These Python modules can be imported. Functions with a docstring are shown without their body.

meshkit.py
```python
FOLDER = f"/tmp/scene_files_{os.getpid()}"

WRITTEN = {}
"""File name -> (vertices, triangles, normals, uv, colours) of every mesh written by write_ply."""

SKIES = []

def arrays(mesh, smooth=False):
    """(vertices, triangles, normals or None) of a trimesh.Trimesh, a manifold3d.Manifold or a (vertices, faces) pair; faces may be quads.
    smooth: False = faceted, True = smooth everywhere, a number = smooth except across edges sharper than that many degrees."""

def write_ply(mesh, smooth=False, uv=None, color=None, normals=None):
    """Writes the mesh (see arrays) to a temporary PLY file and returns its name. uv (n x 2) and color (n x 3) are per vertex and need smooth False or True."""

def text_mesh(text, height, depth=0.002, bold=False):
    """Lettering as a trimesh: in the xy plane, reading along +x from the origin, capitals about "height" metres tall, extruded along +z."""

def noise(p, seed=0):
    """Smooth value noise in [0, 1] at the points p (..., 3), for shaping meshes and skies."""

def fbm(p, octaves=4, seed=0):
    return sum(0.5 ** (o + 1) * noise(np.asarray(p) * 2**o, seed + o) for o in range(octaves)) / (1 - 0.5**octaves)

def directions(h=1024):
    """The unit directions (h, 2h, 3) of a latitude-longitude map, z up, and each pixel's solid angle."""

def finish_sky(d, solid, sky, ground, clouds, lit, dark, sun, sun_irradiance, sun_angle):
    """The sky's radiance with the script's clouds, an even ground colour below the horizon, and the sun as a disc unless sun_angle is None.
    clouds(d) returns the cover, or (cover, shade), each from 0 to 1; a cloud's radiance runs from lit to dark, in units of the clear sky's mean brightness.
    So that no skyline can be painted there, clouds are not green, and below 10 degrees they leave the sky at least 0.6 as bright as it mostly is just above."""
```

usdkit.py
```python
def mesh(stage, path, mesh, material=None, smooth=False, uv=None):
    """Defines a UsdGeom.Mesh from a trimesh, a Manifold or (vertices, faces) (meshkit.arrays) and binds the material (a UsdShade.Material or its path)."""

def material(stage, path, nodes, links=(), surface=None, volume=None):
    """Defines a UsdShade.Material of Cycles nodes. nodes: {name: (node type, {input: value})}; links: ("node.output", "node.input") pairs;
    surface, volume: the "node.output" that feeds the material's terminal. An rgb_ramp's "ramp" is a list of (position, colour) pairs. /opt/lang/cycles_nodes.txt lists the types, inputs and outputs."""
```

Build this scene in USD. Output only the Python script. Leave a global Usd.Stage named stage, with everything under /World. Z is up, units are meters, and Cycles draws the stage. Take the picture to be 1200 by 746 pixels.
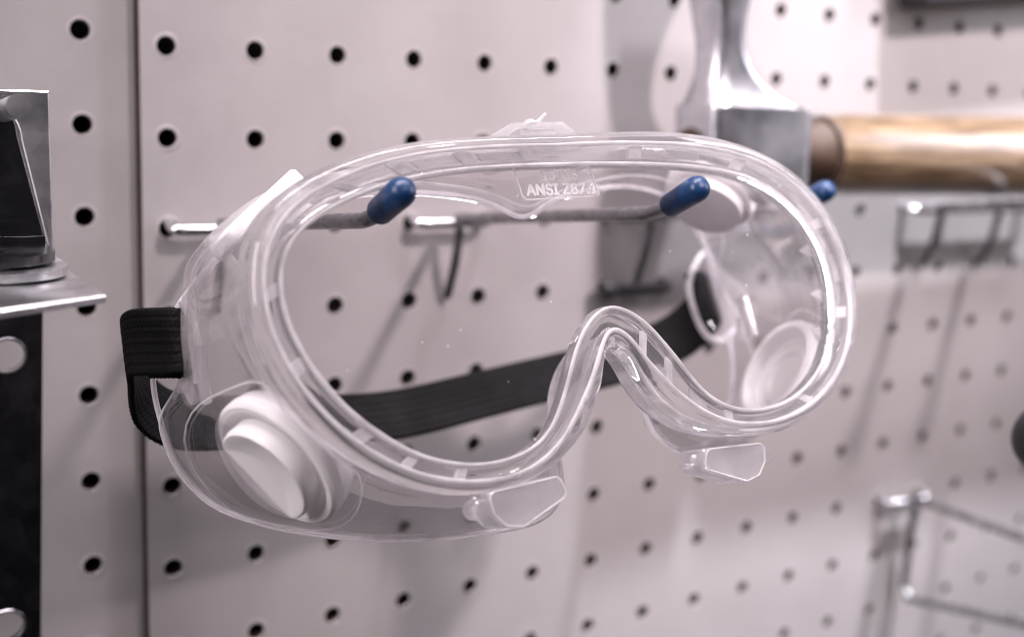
import math
import numpy as np, trimesh, shapely
from shapely.geometry import Polygon, Point, box as sbox
from shapely import affinity
from scipy.interpolate import CubicSpline, splprep, splev
from pxr import Usd, UsdGeom, UsdLux, UsdShade, Gf, Sdf
import usdkit, meshkit

stage = Usd.Stage.CreateInMemory()
UsdGeom.SetStageUpAxis(stage, UsdGeom.Tokens.z)
UsdGeom.SetStageMetersPerUnit(stage, 1.0)
UsdGeom.Xform.Define(stage, '/World')
V = np.array
# ------------------------------------------------------------------ camera
# the pegboard is the plane y = 0 (holes every 25.4 mm), x to the right, z up, the viewer at negative y
CAM = V([-0.09090266, -0.3403889, -0.0110609])
FWD = V([0.52779126, 0.83449712, -0.15827491]); RGT = V([0.84766242, -0.52932609, 0.03580934]); UP = V([0.05389625, 0.15306355, 0.98674553])
cam = UsdGeom.Camera.Define(stage, '/World/camera')
m = np.eye(4); m[0, :3], m[1, :3], m[2, :3], m[3, :3] = RGT, UP, -FWD, CAM
cam.AddTransformOp().Set(Gf.Matrix4d(m.tolist()))
cam.CreateHorizontalApertureAttr(36.0); cam.CreateVerticalApertureAttr(36.0 * 636 / 1024)
cam.CreateFocalLengthAttr(1394.09 / 1200 * 36)
cam.CreateHorizontalApertureOffsetAttr(-28.46 / 1200 * 36); cam.CreateVerticalApertureOffsetAttr(-32.3 / 1200 * 36)
cam.CreateClippingRangeAttr(Gf.Vec2f(0.01, 20))
cam.CreateFocusDistanceAttr(0.262); cam.CreateFStopAttr(7.2)
cam.CreateExposureAttr(0.24)

# ------------------------------------------------------------------ lamps of the shop, and added fill panels
def rect(name, pos, target, w, h, watts, color):
    l = UsdLux.RectLight.Define(stage, '/World/' + name)
    z = V(pos, float) - V(target, float); z /= np.linalg.norm(z)
    x = np.cross([0, 0, 1.0] if abs(z[2]) < .99 else [0, 1.0, 0], z); x /= np.linalg.norm(x); y = np.cross(z, x)
    q = np.eye(4); q[0, :3], q[1, :3], q[2, :3], q[3, :3] = x, y, z, pos
    l.AddTransformOp().Set(Gf.Matrix4d(q.tolist()))
    l.CreateWidthAttr(w); l.CreateHeightAttr(h); l.CreateIntensityAttr(watts); l.CreateColorAttr(Gf.Vec3f(*color)); l.CreateNormalizeAttr(True)
    return l
def spot(name, pos, target, power, cone, soft, color, radius):
    l = UsdLux.SphereLight.Define(stage, '/World/' + name)
    z = V(pos, float) - V(target, float); z /= np.linalg.norm(z); x = np.cross([0, 0, 1.0], z); x /= np.linalg.norm(x)
    q = np.eye(4); q[0, :3], q[1, :3], q[2, :3], q[3, :3] = x, np.cross(z, x), z, pos
    l.AddTransformOp().Set(Gf.Matrix4d(q.tolist()))
    l.CreateRadiusAttr(radius); l.CreateIntensityAttr(power); l.CreateNormalizeAttr(True); l.CreateColorAttr(Gf.Vec3f(*color))
    sh = UsdLux.ShapingAPI.Apply(l.GetPrim()); sh.CreateShapingConeAngleAttr(cone); sh.CreateShapingConeSoftnessAttr(soft)
# a spotlight at the front right aimed at the upper left, and one high over the right half of the board
spot('front_spot_lamp', (0.56, -1.06, 0.90), (0.27, -.03, 0.095), 31.0, 12.6, .8, (1.0, .845, .865), .052)
spot('high_spot_lamp', (0.46, -0.65, 1.95), (0.43, 0, -0.14), 172.0, 9.8, .9, (.95, .925, 1.0), .06)
rect('ceiling_lamp', (0.10, -0.165, 0.95), (0.10, -0.165, 0), 1.2, 0.10, 6.6, (1.0, 0.90, 0.94))
rect('left_added_fill', (-1.05, -0.30, 0.42), (0.06, -.13, -.05), 0.18, 0.6, 3.4, (1.0, 0.90, 0.93))  # added fill panel, unseen, brightens the goggles from the left
rect('front_added_fill', (0.10, -1.5, 0.95), (0.12, -.1, -.05), 1.0, 0.12, 0.9, (1.0, 0.89, 0.93))  # added soft fill from behind the camera, no lamp of the shop
rect('right_added_fill', (1.1, -0.5, 0.35), (0.1, -.1, -.05), 0.12, 0.5, 1.3, (.98, 0.92, 1.0))  # unseen panel added at the right to light the clear plastic
dome = UsdLux.DomeLight.Define(stage, '/World/room_glow')
rm = usdkit.material(stage, '/World/Looks/room', {'b': ('background_shader', {'color': (0.86, 0.77, 0.84), 'strength': 0.03})}, surface='b.background')
UsdShade.MaterialBindingAPI.Apply(dome.GetPrim()).Bind(rm)

# ------------------------------------------------------------------ helpers
_used = {}
def path_for(name, parent):
    base = parent or '/World'
    k = base + '/' + name
    n = _used.get(k, -1) + 1
    _used[k] = n
    return k if n == 0 else '%s_%03d' % (k, n)

def tag(prim, label=None, cat=None, group=None, kind=None):
    for k, v in (('label', label), ('category', cat), ('group', group), ('kind', kind)):
        if v: prim.SetCustomDataByKey(k, v)
    return prim

def obj(name, mesh, mat, parent=None, smooth=35, **kw):
    p = path_for(name, parent)
    usdkit.mesh(stage, p, mesh, mat, smooth=smooth)
    tag(stage.GetPrimAtPath(p), **kw)
    return p

def thing(name, label, cat, matrix=None, group=None):
    p = path_for(name, None)
    x = UsdGeom.Xform.Define(stage, p)
    if matrix is not None: x.AddTransformOp().Set(Gf.Matrix4d(V(matrix).tolist()))
    tag(x.GetPrim(), label, cat, group)
    return p

def T(loc):
    q = np.eye(4); q[3, :3] = loc
    return q

def cat(*ms):
    return trimesh.util.concatenate([a for a in ms])

def box(x0, x1, y0, y1, z0, z1):
    b = trimesh.creation.box((x1 - x0, y1 - y0, z1 - z0)); b.apply_translation(((x0 + x1) / 2, (y0 + y1) / 2, (z0 + z1) / 2)); return b

def spline(pts, n, closed=False):
    p = V(pts, float)
    if closed: p = np.vstack([p, p[:1]])
    s = np.r_[0, np.cumsum(np.linalg.norm(np.diff(p, axis=0), axis=1) ** 0.5)]
    cs = CubicSpline(s, p, bc_type='periodic' if closed else 'natural')
    return cs(np.linspace(0, s[-1], n, endpoint=not closed))

def frames(p, closed=False):
    t = (np.roll(p, -1, 0) - np.roll(p, 1, 0)) if closed else np.gradient(p, axis=0)
    t = t / np.linalg.norm(t, axis=1, keepdims=True)
    n = np.zeros_like(p)
    a = np.cross(t[0], [0.31, 0.52, 0.79]); n[0] = a / np.linalg.norm(a)
    for i in range(1, len(p)):
        v = n[i - 1] - t[i] * (n[i - 1] @ t[i]); n[i] = v / np.linalg.norm(v)
    return t, n, np.cross(t, n)

def grid_faces(n, m, cu, cv):
    i, j = np.meshgrid(np.arange(n if cu else n - 1), np.arange(m if cv else m - 1), indexing='ij')
    a, b, c, d = i * m + j, ((i + 1) % n) * m + j, ((i + 1) % n) * m + (j + 1) % m, i * m + (j + 1) % m
    return np.stack([a, b, c, d], -1).reshape(-1, 4)

def tri(q): return np.vstack([q[:, [0, 1, 2]], q[:, [0, 2, 3]]])

def tube(p, r, sides=12, closed=False, cap=True):
    """A round wire along the points p; r one radius or one for each point."""
    p = V(p, float); n = len(p); r = np.broadcast_to(r, (n,))
    t, a, b = frames(p, closed)
    ang = np.arange(sides) * 2 * np.pi / sides
    v = p[:, None] + r[:, None, None] * (np.cos(ang)[None, :, None] * a[:, None] + np.sin(ang)[None, :, None] * b[:, None])
    f = tri(grid_faces(n, sides, closed, True)); v = v.reshape(-1, 3)
    if cap and not closed:
        v = np.vstack([v, p[0], p[-1]])
        k = np.arange(sides)
        f = np.vstack([f, np.c_[(k + 1) % sides, k, np.full(sides, n * sides)], np.c_[(n - 1) * sides + k, (n - 1) * sides + (k + 1) % sides, np.full(sides, n * sides + 1)]])
    me = trimesh.Trimesh(v, f, process=False)
    if me.volume < 0: me.invert()
    return me

def fillet(pts, rad, k=7):
    """A polyline with its inner corners rounded off, as bent wire is."""
    pts = [V(p, float) for p in pts]; out = [pts[0]]
    for a, b, c in zip(pts, pts[1:], pts[2:]):
        u, w = a - b, c - b; lu, lw = np.linalg.norm(u), np.linalg.norm(w)
        d = min(rad, lu * .45, lw * .45); p0, p1 = b + u / lu * d, b + w / lw * d
        out += [(1 - s) ** 2 * p0 + 2 * s * (1 - s) * b + s * s * p1 for s in np.linspace(0, 1, k)]
    return V(out + [pts[-1]])

def lathe(prof, sides=48):
    """Turns (radius, height) pairs about z."""
    prof = V(prof, float); ang = np.arange(sides) * 2 * np.pi / sides
    v = np.stack([prof[:, 0, None] * np.cos(ang), prof[:, 0, None] * np.sin(ang), np.repeat(prof[:, 1, None], sides, 1)], -1).reshape(-1, 3)
    me = trimesh.Trimesh(v, tri(grid_faces(len(prof), sides, False, True)), process=True)
    if me.volume < 0: me.invert()
    return me

def prism(poly, y0, y1, ch=0.0):
    """A polygon in x, z extruded along y from y0 to y1, its two outer edges chamfered by ch."""
    def ext(p, a, b):
        me = trimesh.creation.extrude_polygon(p, b - a, engine='earcut')
        v = me.vertices.copy(); me.vertices = np.c_[v[:, 0], b - v[:, 2], v[:, 1]]
        return me
    if ch <= 0: 
        me = ext(poly, y0, y1)
    else:
        outer = shapely.simplify(poly, 1e-5)
        pts = V(outer.exterior.coords)[:-1]
        if Polygon(pts).exterior.is_ccw is False: pts = pts[::-1]
        e = np.roll(pts, -1, 0) - pts; e /= np.linalg.norm(e, axis=1, keepdims=True)
        nn = np.c_[e[:, 1], -e[:, 0]]; bis = nn + np.roll(nn, 1, 0); bis /= np.maximum((bis ** 2).sum(1, keepdims=True) / 2, .5)
        inn = pts - bis * ch
        rings = [(inn, y0), (pts, y0 + ch), (pts, y1 - ch), (inn, y1)]
        n = len(pts)
        v = np.vstack([np.c_[q[:, 0], np.full(n, y), q[:, 1]] for q, y in rings])
        f = tri(grid_faces(4, n, False, True))
        tv, tf = trimesh.creation.triangulate_polygon(Polygon(inn), engine='earcut')
        mp = np.argmin(((V(tv)[:, None] - inn[None]) ** 2).sum(-1), 1)
        f = np.vstack([f, mp[tf], mp[tf][:, ::-1] + 3 * n])
        me = trimesh.Trimesh(v, f, process=False)
    trimesh.repair.fix_normals(me)
    return me

def rot_to(n, up=(0, 0, 1)):
    """A 3 x 3 matrix whose third column is n."""
    n = V(n, float) / np.linalg.norm(n); x = np.cross(up, n); x /= np.linalg.norm(x)
    return np.c_[x, np.cross(n, x), n]

def moved(me, Rm=None, t=(0, 0, 0)):
    me = me.copy(); v = me.vertices
    if Rm is not None: v = v @ V(Rm).T
    me.vertices = v + V(t); return me

# ------------------------------------------------------------------ materials
L = '/World/Looks/'
def mat(name, nodes, links=(), surface='p.BSDF'):
    return usdkit.material(stage, L + name, nodes, links, surface)

def noisy(name, c1, c2, scale, rough=(.4, .5), metallic=0., bump=0., bscale=None, **extra):
    p = {'metallic': metallic, **extra}
    nodes = {'g': ('texture_coordinate', {}), 'n': ('noise_texture', {'scale': scale, 'detail': 5.0, 'roughness': .6}), 'c': ('rgb_ramp', {'ramp': [(.3, c1), (.7, c2)]}),
             'r': ('map_range', {'from_min': .3, 'from_max': .7, 'to_min': rough[0], 'to_max': rough[1], 'clamp': True}), 'p': ('principled_bsdf', p)}
    links = [('g.object', 'n.vector'), ('n.fac', 'c.fac'), ('c.color', 'p.base_color'), ('n.fac', 'r.value'), ('r.result', 'p.roughness')]
    if bump:
        nodes['n2'] = ('noise_texture', {'scale': bscale or scale * 4, 'detail': 4.0}); nodes['b'] = ('bump', {'strength': 1.0, 'distance': bump})
        links += [('g.object', 'n2.vector'), ('n2.fac', 'b.height'), ('b.normal', 'p.normal')]
    return mat(name, nodes, links)

def steel(name, c1, c2, rough):
    """Sheet steel: spangle, fine directional scratches and a few dull patches."""
    return mat(name, {'g': ('texture_coordinate', {}), 'm': ('mapping', {'scale': (60., 60., 1600.)}), 's': ('noise_texture', {'scale': 1., 'detail': 4.}), 'v': ('voronoi_texture', {'scale': 210.}), 'vs': ('separate_color', {}), 'n': ('noise_texture', {'scale': 45., 'detail': 5.}),
        'a': ('math', {'math_type': 'multiply_add', 'value2': .35}), 'c': ('rgb_ramp', {'ramp': [(.3, c1), (.85, c2)]}), 'r': ('map_range', {'from_min': .3, 'from_max': .75, 'to_min': rough[0], 'to_max': rough[1], 'clamp': True}), 'b': ('bump', {'strength': 1., 'distance': .00003}), 'p': ('principled_bsdf', {'metallic': 1.})},
        [('g.object', 'm.vector'), ('m.vector', 's.vector'), ('g.object', 'v.vector'), ('g.object', 'n.vector'), ('v.color', 'vs.color'), ('vs.r', 'a.value1'), ('n.fac', 'a.value3'), ('a.value', 'c.fac'), ('c.color', 'p.base_color'), ('n.fac', 'r.value'), ('r.result', 'p.roughness'), ('s.fac', 'b.height'), ('b.normal', 'p.normal')])
M = {}
M['laminate'] = mat('white_laminate', {'g': ('texture_coordinate', {}), 'n': ('noise_texture', {'scale': 22., 'detail': 6., 'roughness': .65}), 'c': ('rgb_ramp', {'ramp': [(.26, (.335, .317, .319)), (.74, (.385, .368, .371))]}),
    'v': ('voronoi_texture', {'scale': 62.}), 'sc': ('separate_color', {}), 'dn': ('noise_texture', {'scale': 900., 'detail': 2.}), 'ad': ('math', {'math_type': 'multiply_add', 'value2': .09}), 'lt': ('math', {'math_type': 'less_than', 'value2': .085}), 'gt': ('math', {'math_type': 'greater_than', 'value2': .80}), 'mu': ('math', {'math_type': 'multiply'}), 'mv': ('math', {'math_type': 'multiply', 'value2': .45}),
    'sm': ('mapping', {'rotation': (0., .5, 0.), 'scale': (190., 10., 26.)}), 's1': ('noise_texture', {'scale': 1., 'detail': 3., 'distortion': .4}), 's2': ('map_range', {'from_min': .66, 'from_max': .80, 'to_min': 0., 'to_max': .30, 'clamp': True}), 'mz': ('mix_color', {'b': (.34, .31, .31)}),
    'mx': ('mix_color', {'b': (.26, .22, .20)}), 'r': ('map_range', {'from_min': .3, 'from_max': .7, 'to_min': .32, 'to_max': .46, 'clamp': True}), 'n2': ('noise_texture', {'scale': 1300., 'detail': 3.}), 'b': ('bump', {'strength': 1., 'distance': .00005}), 'p': ('principled_bsdf', {})},
    [('g.object', 'n.vector'), ('n.fac', 'c.fac'), ('g.object', 'v.vector'), ('v.color', 'sc.color'), ('g.object', 'dn.vector'), ('dn.fac', 'ad.value1'), ('v.distance', 'ad.value3'), ('ad.value', 'lt.value1'), ('sc.g', 'gt.value1'), ('lt.value', 'mu.value1'), ('gt.value', 'mu.value2'), ('mu.value', 'mv.value1'),
     ('g.object', 'sm.vector'), ('sm.vector', 's1.vector'), ('s1.fac', 's2.value'), ('s2.result', 'mz.fac'), ('c.color', 'mz.a'), ('mz.result', 'mx.a'), ('mv.value', 'mx.fac'), ('mx.result', 'p.base_color'), ('n.fac', 'r.value'), ('r.result', 'p.roughness'), ('g.object', 'n2.vector'), ('n2.fac', 'b.height'), ('b.normal', 'p.normal')])
M['laminate_rim'] = noisy('laminate_rim', (.36, .342, .342), (.42, .400, .400), 300, (.3, .5))
M['hardboard'] = noisy('hardboard', (.035, .024, .018), (.09, .06, .045), 500, (.8, .95))
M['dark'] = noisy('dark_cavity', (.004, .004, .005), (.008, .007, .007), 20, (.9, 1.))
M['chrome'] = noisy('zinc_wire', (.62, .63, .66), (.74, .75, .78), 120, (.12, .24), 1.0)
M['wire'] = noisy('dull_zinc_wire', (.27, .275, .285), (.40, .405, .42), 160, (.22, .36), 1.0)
M['zinc'] = steel('zinc_sheet', (.56, .57, .60), (.86, .86, .88), (.20, .42))
M['darksteel'] = steel('dark_steel', (.05, .05, .06), (.14, .14, .155), (.22, .42))
M['toolsteel'] = steel('tool_steel', (.52, .52, .56), (.70, .70, .74), (.26, .40))
M['blue'] = noisy('blue_vinyl', (.004, .030, .098), (.008, .046, .135), 260, (.28, .44), bump=.00008, bscale=1500)
M['blacksteel'] = noisy('black_steel', (.008, .008, .011), (.014, .014, .018), 100, (.3, .4))
M['rubber'] = noisy('black_rubber', (.003, .003, .0045), (.007, .007, .009), 100, (.45, .6))
M['vent'] = mat('milky_plastic', {'p': ('principled_bsdf', {'base_color': (.90, .885, .89), 'roughness': .36}), 't': ('translucent_bsdf', {'color': (.93, .90, .91)}), 'm': ('mix_closure', {'fac': .25})}, [('p.BSDF', 'm.closure1'), ('t.BSDF', 'm.closure2')], 'm.closure')
M['wood'] = mat('varnished_wood', {'g': ('texture_coordinate', {}), 'm': ('mapping', {'scale': (22., 330., 330.)}), 'n': ('noise_texture', {'scale': 1.6, 'detail': 6., 'distortion': .6}),
    'c': ('rgb_ramp', {'ramp': [(.25, (.04, .025, .014)), (.45, (.115, .074, .040)), (.6, (.205, .142, .085)), (.8, (.34, .26, .175))]}), 'p': ('principled_bsdf', {'roughness': .3, 'coat_weight': 1., 'coat_roughness': .3})},
    [('g.object', 'm.vector'), ('m.vector', 'n.vector'), ('n.fac', 'c.fac'), ('c.color', 'p.base_color')])
M['woodend_shade'] = noisy('wood_end_shaded', (.022, .012, .007), (.065, .034, .016), 300, (.5, .7))  # dark end grain, with the shade beside the block put into the colour

def clear(name, base, power, amount, haze, tint=(.965, .955, .975), rough=.03, wobble=0., dust=.35, smear=.02):
    """A thin clear sheet: transparent, mirror-like at grazing angles, a little milky, with smears and specks of dust on it."""
    nodes = {'t': ('transparent_bsdf', {'color': tint}), 'g': ('glossy_bsdf', {'color': (1, 1, 1), 'roughness': rough}), 'd': ('diffuse_bsdf', {'color': (.9, .88, .9)}), 'tl': ('translucent_bsdf', {'color': (.9, .88, .9)}),
             'w': ('layer_weight', {'blend': .5}), 'pw': ('math', {'math_type': 'power', 'value2': power}), 'ma': ('math', {'math_type': 'multiply_add', 'value2': amount, 'value3': base}),
             'dt': ('mix_closure', {'fac': .5}), 'h': ('mix_closure', {}), 'mx': ('mix_closure', {}), 'c': ('texture_coordinate', {}),
             'v': ('voronoi_texture', {'scale': 230., 'randomness': 1.}), 'vs': ('separate_color', {}), 'va': ('math', {'math_type': 'less_than', 'value2': .075}), 'vb': ('math', {'math_type': 'greater_than', 'value2': .72}), 'vc': ('math', {'math_type': 'multiply'}), 'vd': ('math', {'math_type': 'multiply', 'value2': dust}),
             'sn': ('noise_texture', {'scale': 42., 'detail': 5., 'roughness': .62, 'distortion': 1.2}), 'sm': ('map_range', {'from_min': .48, 'from_max': .75, 'to_min': haze, 'to_max': haze + smear, 'clamp': True}), 'sum': ('math', {'math_type': 'add'})}
    links = [('w.facing', 'pw.value1'), ('pw.value', 'ma.value1'), ('ma.value', 'mx.fac'), ('d.BSDF', 'dt.closure1'), ('tl.BSDF', 'dt.closure2'), ('t.BSDF', 'h.closure1'), ('dt.closure', 'h.closure2'), ('h.closure', 'mx.closure1'), ('g.BSDF', 'mx.closure2'),
             ('c.object', 'v.vector'), ('v.distance', 'va.value1'), ('v.color', 'vs.color'), ('vs.r', 'vb.value1'), ('va.value', 'vc.value1'), ('vb.value', 'vc.value2'), ('vc.value', 'vd.value1'),
             ('c.object', 'sn.vector'), ('sn.fac', 'sm.value'), ('sm.result', 'sum.value1'), ('vd.value', 'sum.value2'), ('sum.value', 'h.fac')]
    if wobble:
        nodes['n'] = ('noise_texture', {'scale': 55., 'detail': 2.}); nodes['b'] = ('bump', {'strength': 1., 'distance': wobble})
        links += [('c.object', 'n.vector'), ('n.fac', 'b.height'), ('b.normal', 'g.normal')]
    return mat(name, nodes, links, 'mx.closure')
M['lens'] = clear('lens_polycarbonate', .035, 4., .6, .004, tint=(.90, .885, .895), rough=.02, dust=.5, smear=.017)
M['skin'] = clear('clear_vinyl_sheet', .03, 3.6, .50, .004, tint=(.89, .88, .885), rough=.035, wobble=.0016, smear=.016)

def solid_clear(name, rough, milky, ior=1.45, through=.12):
    nodes = {'g': ('principled_bsdf', {'base_color': (.985, .975, .985), 'roughness': rough, 'ior': ior, 'transmission_weight': 1.0}), 'd': ('diffuse_bsdf', {'color': (.95, .93, .95)}), 'tl': ('translucent_bsdf', {'color': (.95, .93, .95)}),
             't': ('transparent_bsdf', {'color': (.97, .965, .975)}), 'dt': ('mix_closure', {'fac': .5}), 'a': ('mix_closure', {'fac': through}), 'mx': ('mix_closure', {}),
             'c': ('texture_coordinate', {}), 'n': ('noise_texture', {'scale': 70., 'detail': 4., 'roughness': .6}), 'mr': ('map_range', {'from_min': .32, 'from_max': .68, 'to_min': milky * .55, 'to_max': milky * 1.45, 'clamp': True}),
             'n2': ('noise_texture', {'scale': 260., 'detail': 3.}), 'b': ('bump', {'strength': 1., 'distance': .00006})}
    return mat(name, nodes, [('g.BSDF', 'a.closure1'), ('t.BSDF', 'a.closure2'), ('d.BSDF', 'dt.closure1'), ('tl.BSDF', 'dt.closure2'), ('a.closure', 'mx.closure1'), ('dt.closure', 'mx.closure2'),
               ('c.object', 'n.vector'), ('n.fac', 'mr.value'), ('mr.result', 'mx.fac'), ('c.object', 'n2.vector'), ('n2.fac', 'b.height'), ('b.normal', 'g.normal')], 'mx.closure')
M['shell'] = solid_clear('clear_vinyl_shell', .012, .008, 1.42, .66)
M['frame'] = solid_clear('clear_vinyl_frame', .02, .085)
M['clip'] = solid_clear('clear_vinyl_clip', .04, .24)
M['bead'] = solid_clear('vinyl_edge_glow', .05, .55)  # milky white stands in for light piped to the clear edges
M['mark'] = solid_clear('moulded_lettering', .15, .62)
M['strap'] = mat('black_elastic', {'p': ('principled_bsdf', {'base_color': (.0035, .0035, .004), 'roughness': .62, 'specular_ior_level': .11, 'sheen_weight': .0, 'sheen_roughness': .4})})

# ------------------------------------------------------------------ the pegboard
PITCH, HR = .0254, .00285
def pegboard(name, label, x0, x1, z0, z1, ox, oz, y, thick=.0055):
    t = thing(name, label, 'pegboard panel', T((x0, y, z0)))
    holes, spots = [], []
    for i in range(math.ceil((x0 + .006 - ox) / PITCH), math.floor((x1 - .006 - ox) / PITCH) + 1):
        for j in range(math.ceil((z0 + .006 - oz) / PITCH), math.floor((z1 - .006 - oz) / PITCH) + 1):
            c = (ox + i * PITCH - x0, oz + j * PITCH - z0); spots.append(c)
            holes.append(Point(c).buffer(HR, 8))
    sheet = Polygon([(0, 0), (x1 - x0, 0), (x1 - x0, z1 - z0), (0, z1 - z0)]).difference(shapely.union_all(holes))
    obj('face_sheet', prism(sheet, 0, .0006), M['laminate'], t, smooth=20)
    core = Polygon([(.0002, .0002), (x1 - x0 - .0002, .0002), (x1 - x0 - .0002, z1 - z0 - .0002), (.0002, z1 - z0 - .0002)]).difference(shapely.union_all([h.buffer(-.00012) for h in holes]))
    obj('hardboard_core', prism(core, .0007, thick), M['hardboard'], t, smooth=20)
    lip = lathe([(HR - .00012, .0006), (HR - .0001, -.00004), (HR + .00030, -.00009), (HR + .0008, -.00003), (HR + .0009, .0001)], 24)
    lip.vertices = np.c_[lip.vertices[:, 0], lip.vertices[:, 2], -lip.vertices[:, 1]]
    rg = np.random.default_rng(len(spots)); rims = []
    for a, b in spots:
        r = lip.copy(); an = np.arctan2(r.vertices[:, 2], r.vertices[:, 0]); k = .9 + .35 * rg.random() * np.sin(an * rg.integers(1, 4) + rg.random() * 6)
        r.vertices = r.vertices * np.c_[1 + 0 * k, k * 1.1, 1 + 0 * k] + V([a, 0, b]); rims.append(r)
    rims = cat(*rims)
    obj('hole_rims', rims, M['laminate_rim'], t, smooth=40, kind='stuff')
    return t
pegboard('pegboard_panel', 'white pegboard panel of round black holes behind the goggles, its cut edge at left', -.0071, .64, -.36, .16, 0, 0, 0)
pegboard('pegboard_panel', 'white pegboard panel at the left edge, set slightly back beside the dark seam', -.22, -.0076, -.36, .16, -.0218, .0032, .0045)
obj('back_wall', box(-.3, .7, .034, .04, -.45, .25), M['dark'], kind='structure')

# ------------------------------------------------------------------ wire peg hooks
def make_hook(name, label, x, z, cols=1, reach=.110, group=None, tip=True):
    """A double wire hook: crossbar into two holes, a leg down the board, a rod towards the viewer with a capped tip."""
    t = thing(name, label, 'peg hook', T((x, 0, z)), group)
    h = cols * PITCH / 2
    bar = fillet([(-h, .012, .004), (-h, -.0064, 0), (h, -.0064, 0), (h, .012, .004)], .0030)
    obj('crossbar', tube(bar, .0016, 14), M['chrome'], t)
    leg = fillet([(0, -.0092, -.001), (0, -.0072, -.012), (0, -.0019, -.0245)], .004)
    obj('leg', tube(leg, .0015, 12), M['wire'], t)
    rise = .0134 * (reach / .11)
    e = V([0, -reach, rise]); d = V([0, -.9, .44]); d /= np.linalg.norm(d)
    rod = fillet([(0, -.0085, .0016), e, e + d * .0135], .007, 9)
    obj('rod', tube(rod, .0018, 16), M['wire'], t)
    if tip:
        prof = [(.0019, 0), (.0028, .0001), (.00295, .0006), (.0030, .005), (.00315, .0100), (.0031, .0118), (.0026, .0131), (.0016, .0139), (.0, .0142)]
        cap = moved(lathe(prof, 28), rot_to(d), e + d * .0050)
        obj('tip_cap', cap, M['blue'], t)
    return t
make_hook('peg_hook', 'zinc wire hook whose blue tip shows in the upper left of the goggles lens', .0127, -.0508)
make_hook('peg_hook', 'zinc wire hook whose blue tip shows before the white upper right vent', .0889, -.0508)
make_hook('peg_hook', 'zinc wire hook whose blue tip peeps out right of the goggles, before the wooden handle', .1651, -.0508, reach=.0765)
make_hook('peg_hook', 'zinc wire hook right of the goggles, under the wooden handle', .3175, -.0508)
make_hook('peg_hook', 'zinc wire hook at the right edge, wider crossbar, under the wooden handle', .3556, -.0508, cols=2)

# the larger wire bracket low on the right
t = thing('wire_bracket', 'zinc double wire bracket low at the right edge with two long rods', 'wire bracket', T((.3175, 0, -.1778)))
h = PITCH / 2
obj('crossbar', tube(fillet([(-h, .012, .004), (-h, -.0064, 0), (h, -.0064, 0), (h, .012, .004)], .0030), .0016, 14), M['chrome'], t)
obj('rod', tube(fillet([(0, -.0085, .0016), (0, -.15, .0025), (0, -.151, -.012)], .006), .0018, 14), M['wire'], t)
obj('leg', tube(fillet([(.001, -.0095, -.001), (.0020, -.0068, -.012), (.0036, -.0042, -.0415), (.003, -.0085, -.0455), (0, -.08, -.030), (0, -.15, -.0135)], .005), .0017, 14), M['wire'], t)

# black steel pin seen through the lens
t = thing('black_hook', 'black steel peg seen through the lens, left of the strap loop', 'peg hook', T((.1524, 0, -.0762)))
obj('crossbar', tube(fillet([(0, .012, .003), (0, -.006, 0), (PITCH, -.006, 0), (PITCH, .012, .003)], .0035), .0021, 12), M['blacksteel'], t)
obj('pin_head', moved(lathe([(0, -.001), (.0028, -.0008), (.0034, .0006), (.0034, .003), (.0026, .004), (0, .0042)], 20), rot_to((-1, -.35, 0)), (-.001, -.006, 0)), M['blacksteel'], t)

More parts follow.
